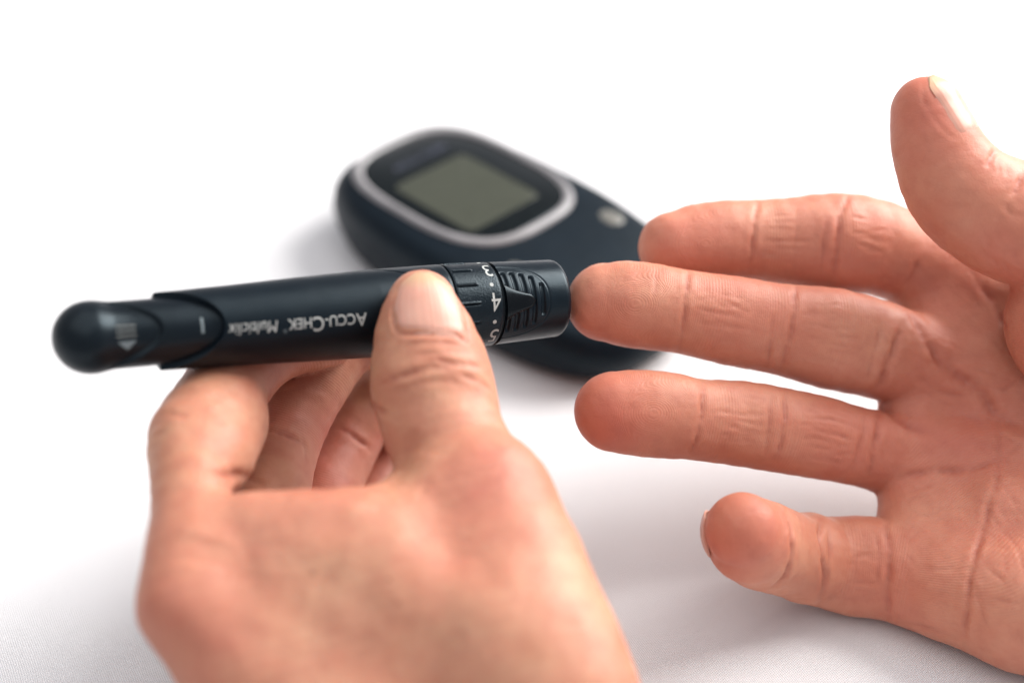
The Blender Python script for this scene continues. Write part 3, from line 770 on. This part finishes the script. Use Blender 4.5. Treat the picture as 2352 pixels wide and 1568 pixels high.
strip("plunger_arrow", 5.0, 8.8, math.radians(-13), math.radians(-31), M_print2, prad, True)
prad2 = lambda x: np.full_like(np.asarray(x, float), 6.9)
wrap_text("plunger_number", "1", 4.6, 23.0, math.radians(17), M_print2, prad2, offset=.05)

# ------------------------------------------------------------------ glucose meter
mc = np.array([-14.0, 367.0]); ma = np.array([.70, -.714]); ma /= np.linalg.norm(ma); mw = np.array([-ma[1], ma[0]])
meter = empty("glucose_meter", (mc[0], mc[1], 0))
# local x: down the meter, local y: towards its right-hand side
meter.matrix_world = Matrix(((ma[0], mw[0], 0, mc[0]*MM), (ma[1], mw[1], 0, mc[1]*MM), (0, 0, 1.12, 0), (0, 0, 0, 1)))
tag(meter, "black blood glucose meter with silver-rimmed blank display lying on the cloth", "glucose meter")
def sup(c, hx, hy, n, k=96, taper=0.0):
    t = np.linspace(0, 2*np.pi, k, endpoint=False); cx, sn = np.cos(t), np.sin(t)
    x = hx*np.sign(cx)*np.abs(cx)**(2/n); y = hy*np.sign(sn)*np.abs(sn)**(2/n)
    return np.stack([c[0]+x, c[1]+y*(1-taper*(x/hx))], 1)
def rings(name, levels, m, parent=meter, cap=True, auto=40):
    k = len(levels[0][0]); V = []; Fc = []
    for o2, z in levels:
        zz = z if np.ndim(z) else np.full(k, z); V += [(*p, q) for p, q in zip(o2, zz)]
    for j in range(len(levels)-1):
        for i in range(k):
            a = j*k+i; b = j*k+(i+1) % k; Fc.append((a, b, b+k, a+k))
    if cap:
        V.append((*levels[-1][0].mean(0), np.mean(levels[-1][1]))); c = len(V)-1
        for i in range(k): Fc.append(((len(levels)-1)*k+i, (len(levels)-1)*k+(i+1) % k, c))
    return mesh_obj(name, V, Fc, m, parent, True, auto)
def body():
    C0 = (16.5, 1.8); lv = []
    for s, z in ((.80, .3), (.88, 1.0), (.945, 3.5), (.985, 8), (1.0, 12), (.985, 16), (.95, 18.8), (.90, 20.4), (.82, 21.2), (.6, 21.7), (.3, 21.9)):
        o2 = sup(C0, 63.0*s, 33.2*s, 3.0, 120, .02)
        zz = z-(np.clip((o2[:, 0]-20)/55, 0, 1)**1.6)*z*.22
        lv.append((o2, zz))
    rings("shell", lv, M_mbody)
body()
WC = (-5.0, 3.0)
ro = lambda s, z: (sup(WC, 35.5*s, 26.0*s, 3.0, 120), z)
def bezel():
    a = lambda hx, hy, z: (sup(WC, hx, hy, 3.1, 120), z)
    rings("bezel", [a(35.0, 25.5, 20.0), a(34.8, 25.3, 21.6), a(34.2, 24.8, 22.6), a(33.2, 24.0, 22.9), a(31.9, 22.9, 22.4), a(31.2, 22.3, 21.4)], M_ring, cap=False, auto=80)
bezel()
rings("display_window", [(sup(WC, 31.7, 22.8, 3.1, 120), 21.9), (sup(WC, 31.2, 22.3, 3.1, 120), 22.15), (sup(WC, 15, 10, 3.1, 120), 22.3)], M_win)
lc = (0.2, 0.0)
rings("display_panel", [(sup(lc, 17.3, 14.6, 14, 96), 22.2), (sup(lc, 17.1, 14.4, 14, 96), 22.42)], M_lcd)
for sgn, nm in ((1, "button"), (-1, "button")):
    bc = (38.5, 3.2+sgn*19.5)
    rings(nm, [(sup(bc, 4.6, 3.6, 2.2, 40), 19.0), (sup(bc, 4.4, 3.4, 2.2, 40), 20.6), (sup(bc, 3.4, 2.5, 2.2, 40), 21.1)], M_btn)
rings("strip_slot", [(sup((72.6, 3.0), 1.6, 7, 6, 40), 4.5), (sup((72.6, 3.0), 1.5, 6.8, 6, 40), 9.0)], M_groove)
def meter_text(s, size, x0, y0, offset=.06):
    V, Fc = text_mesh(s, size, 0, offset)
    V2 = np.stack([x0-V[:, 1], y0+V[:, 0], np.full(len(V), 22.36)], 1)
    mesh_obj("lettering", V2, Fc, M_mtext, meter)
meter_text("ACCU-CHEK", 3.8, -23.0, -7.5)
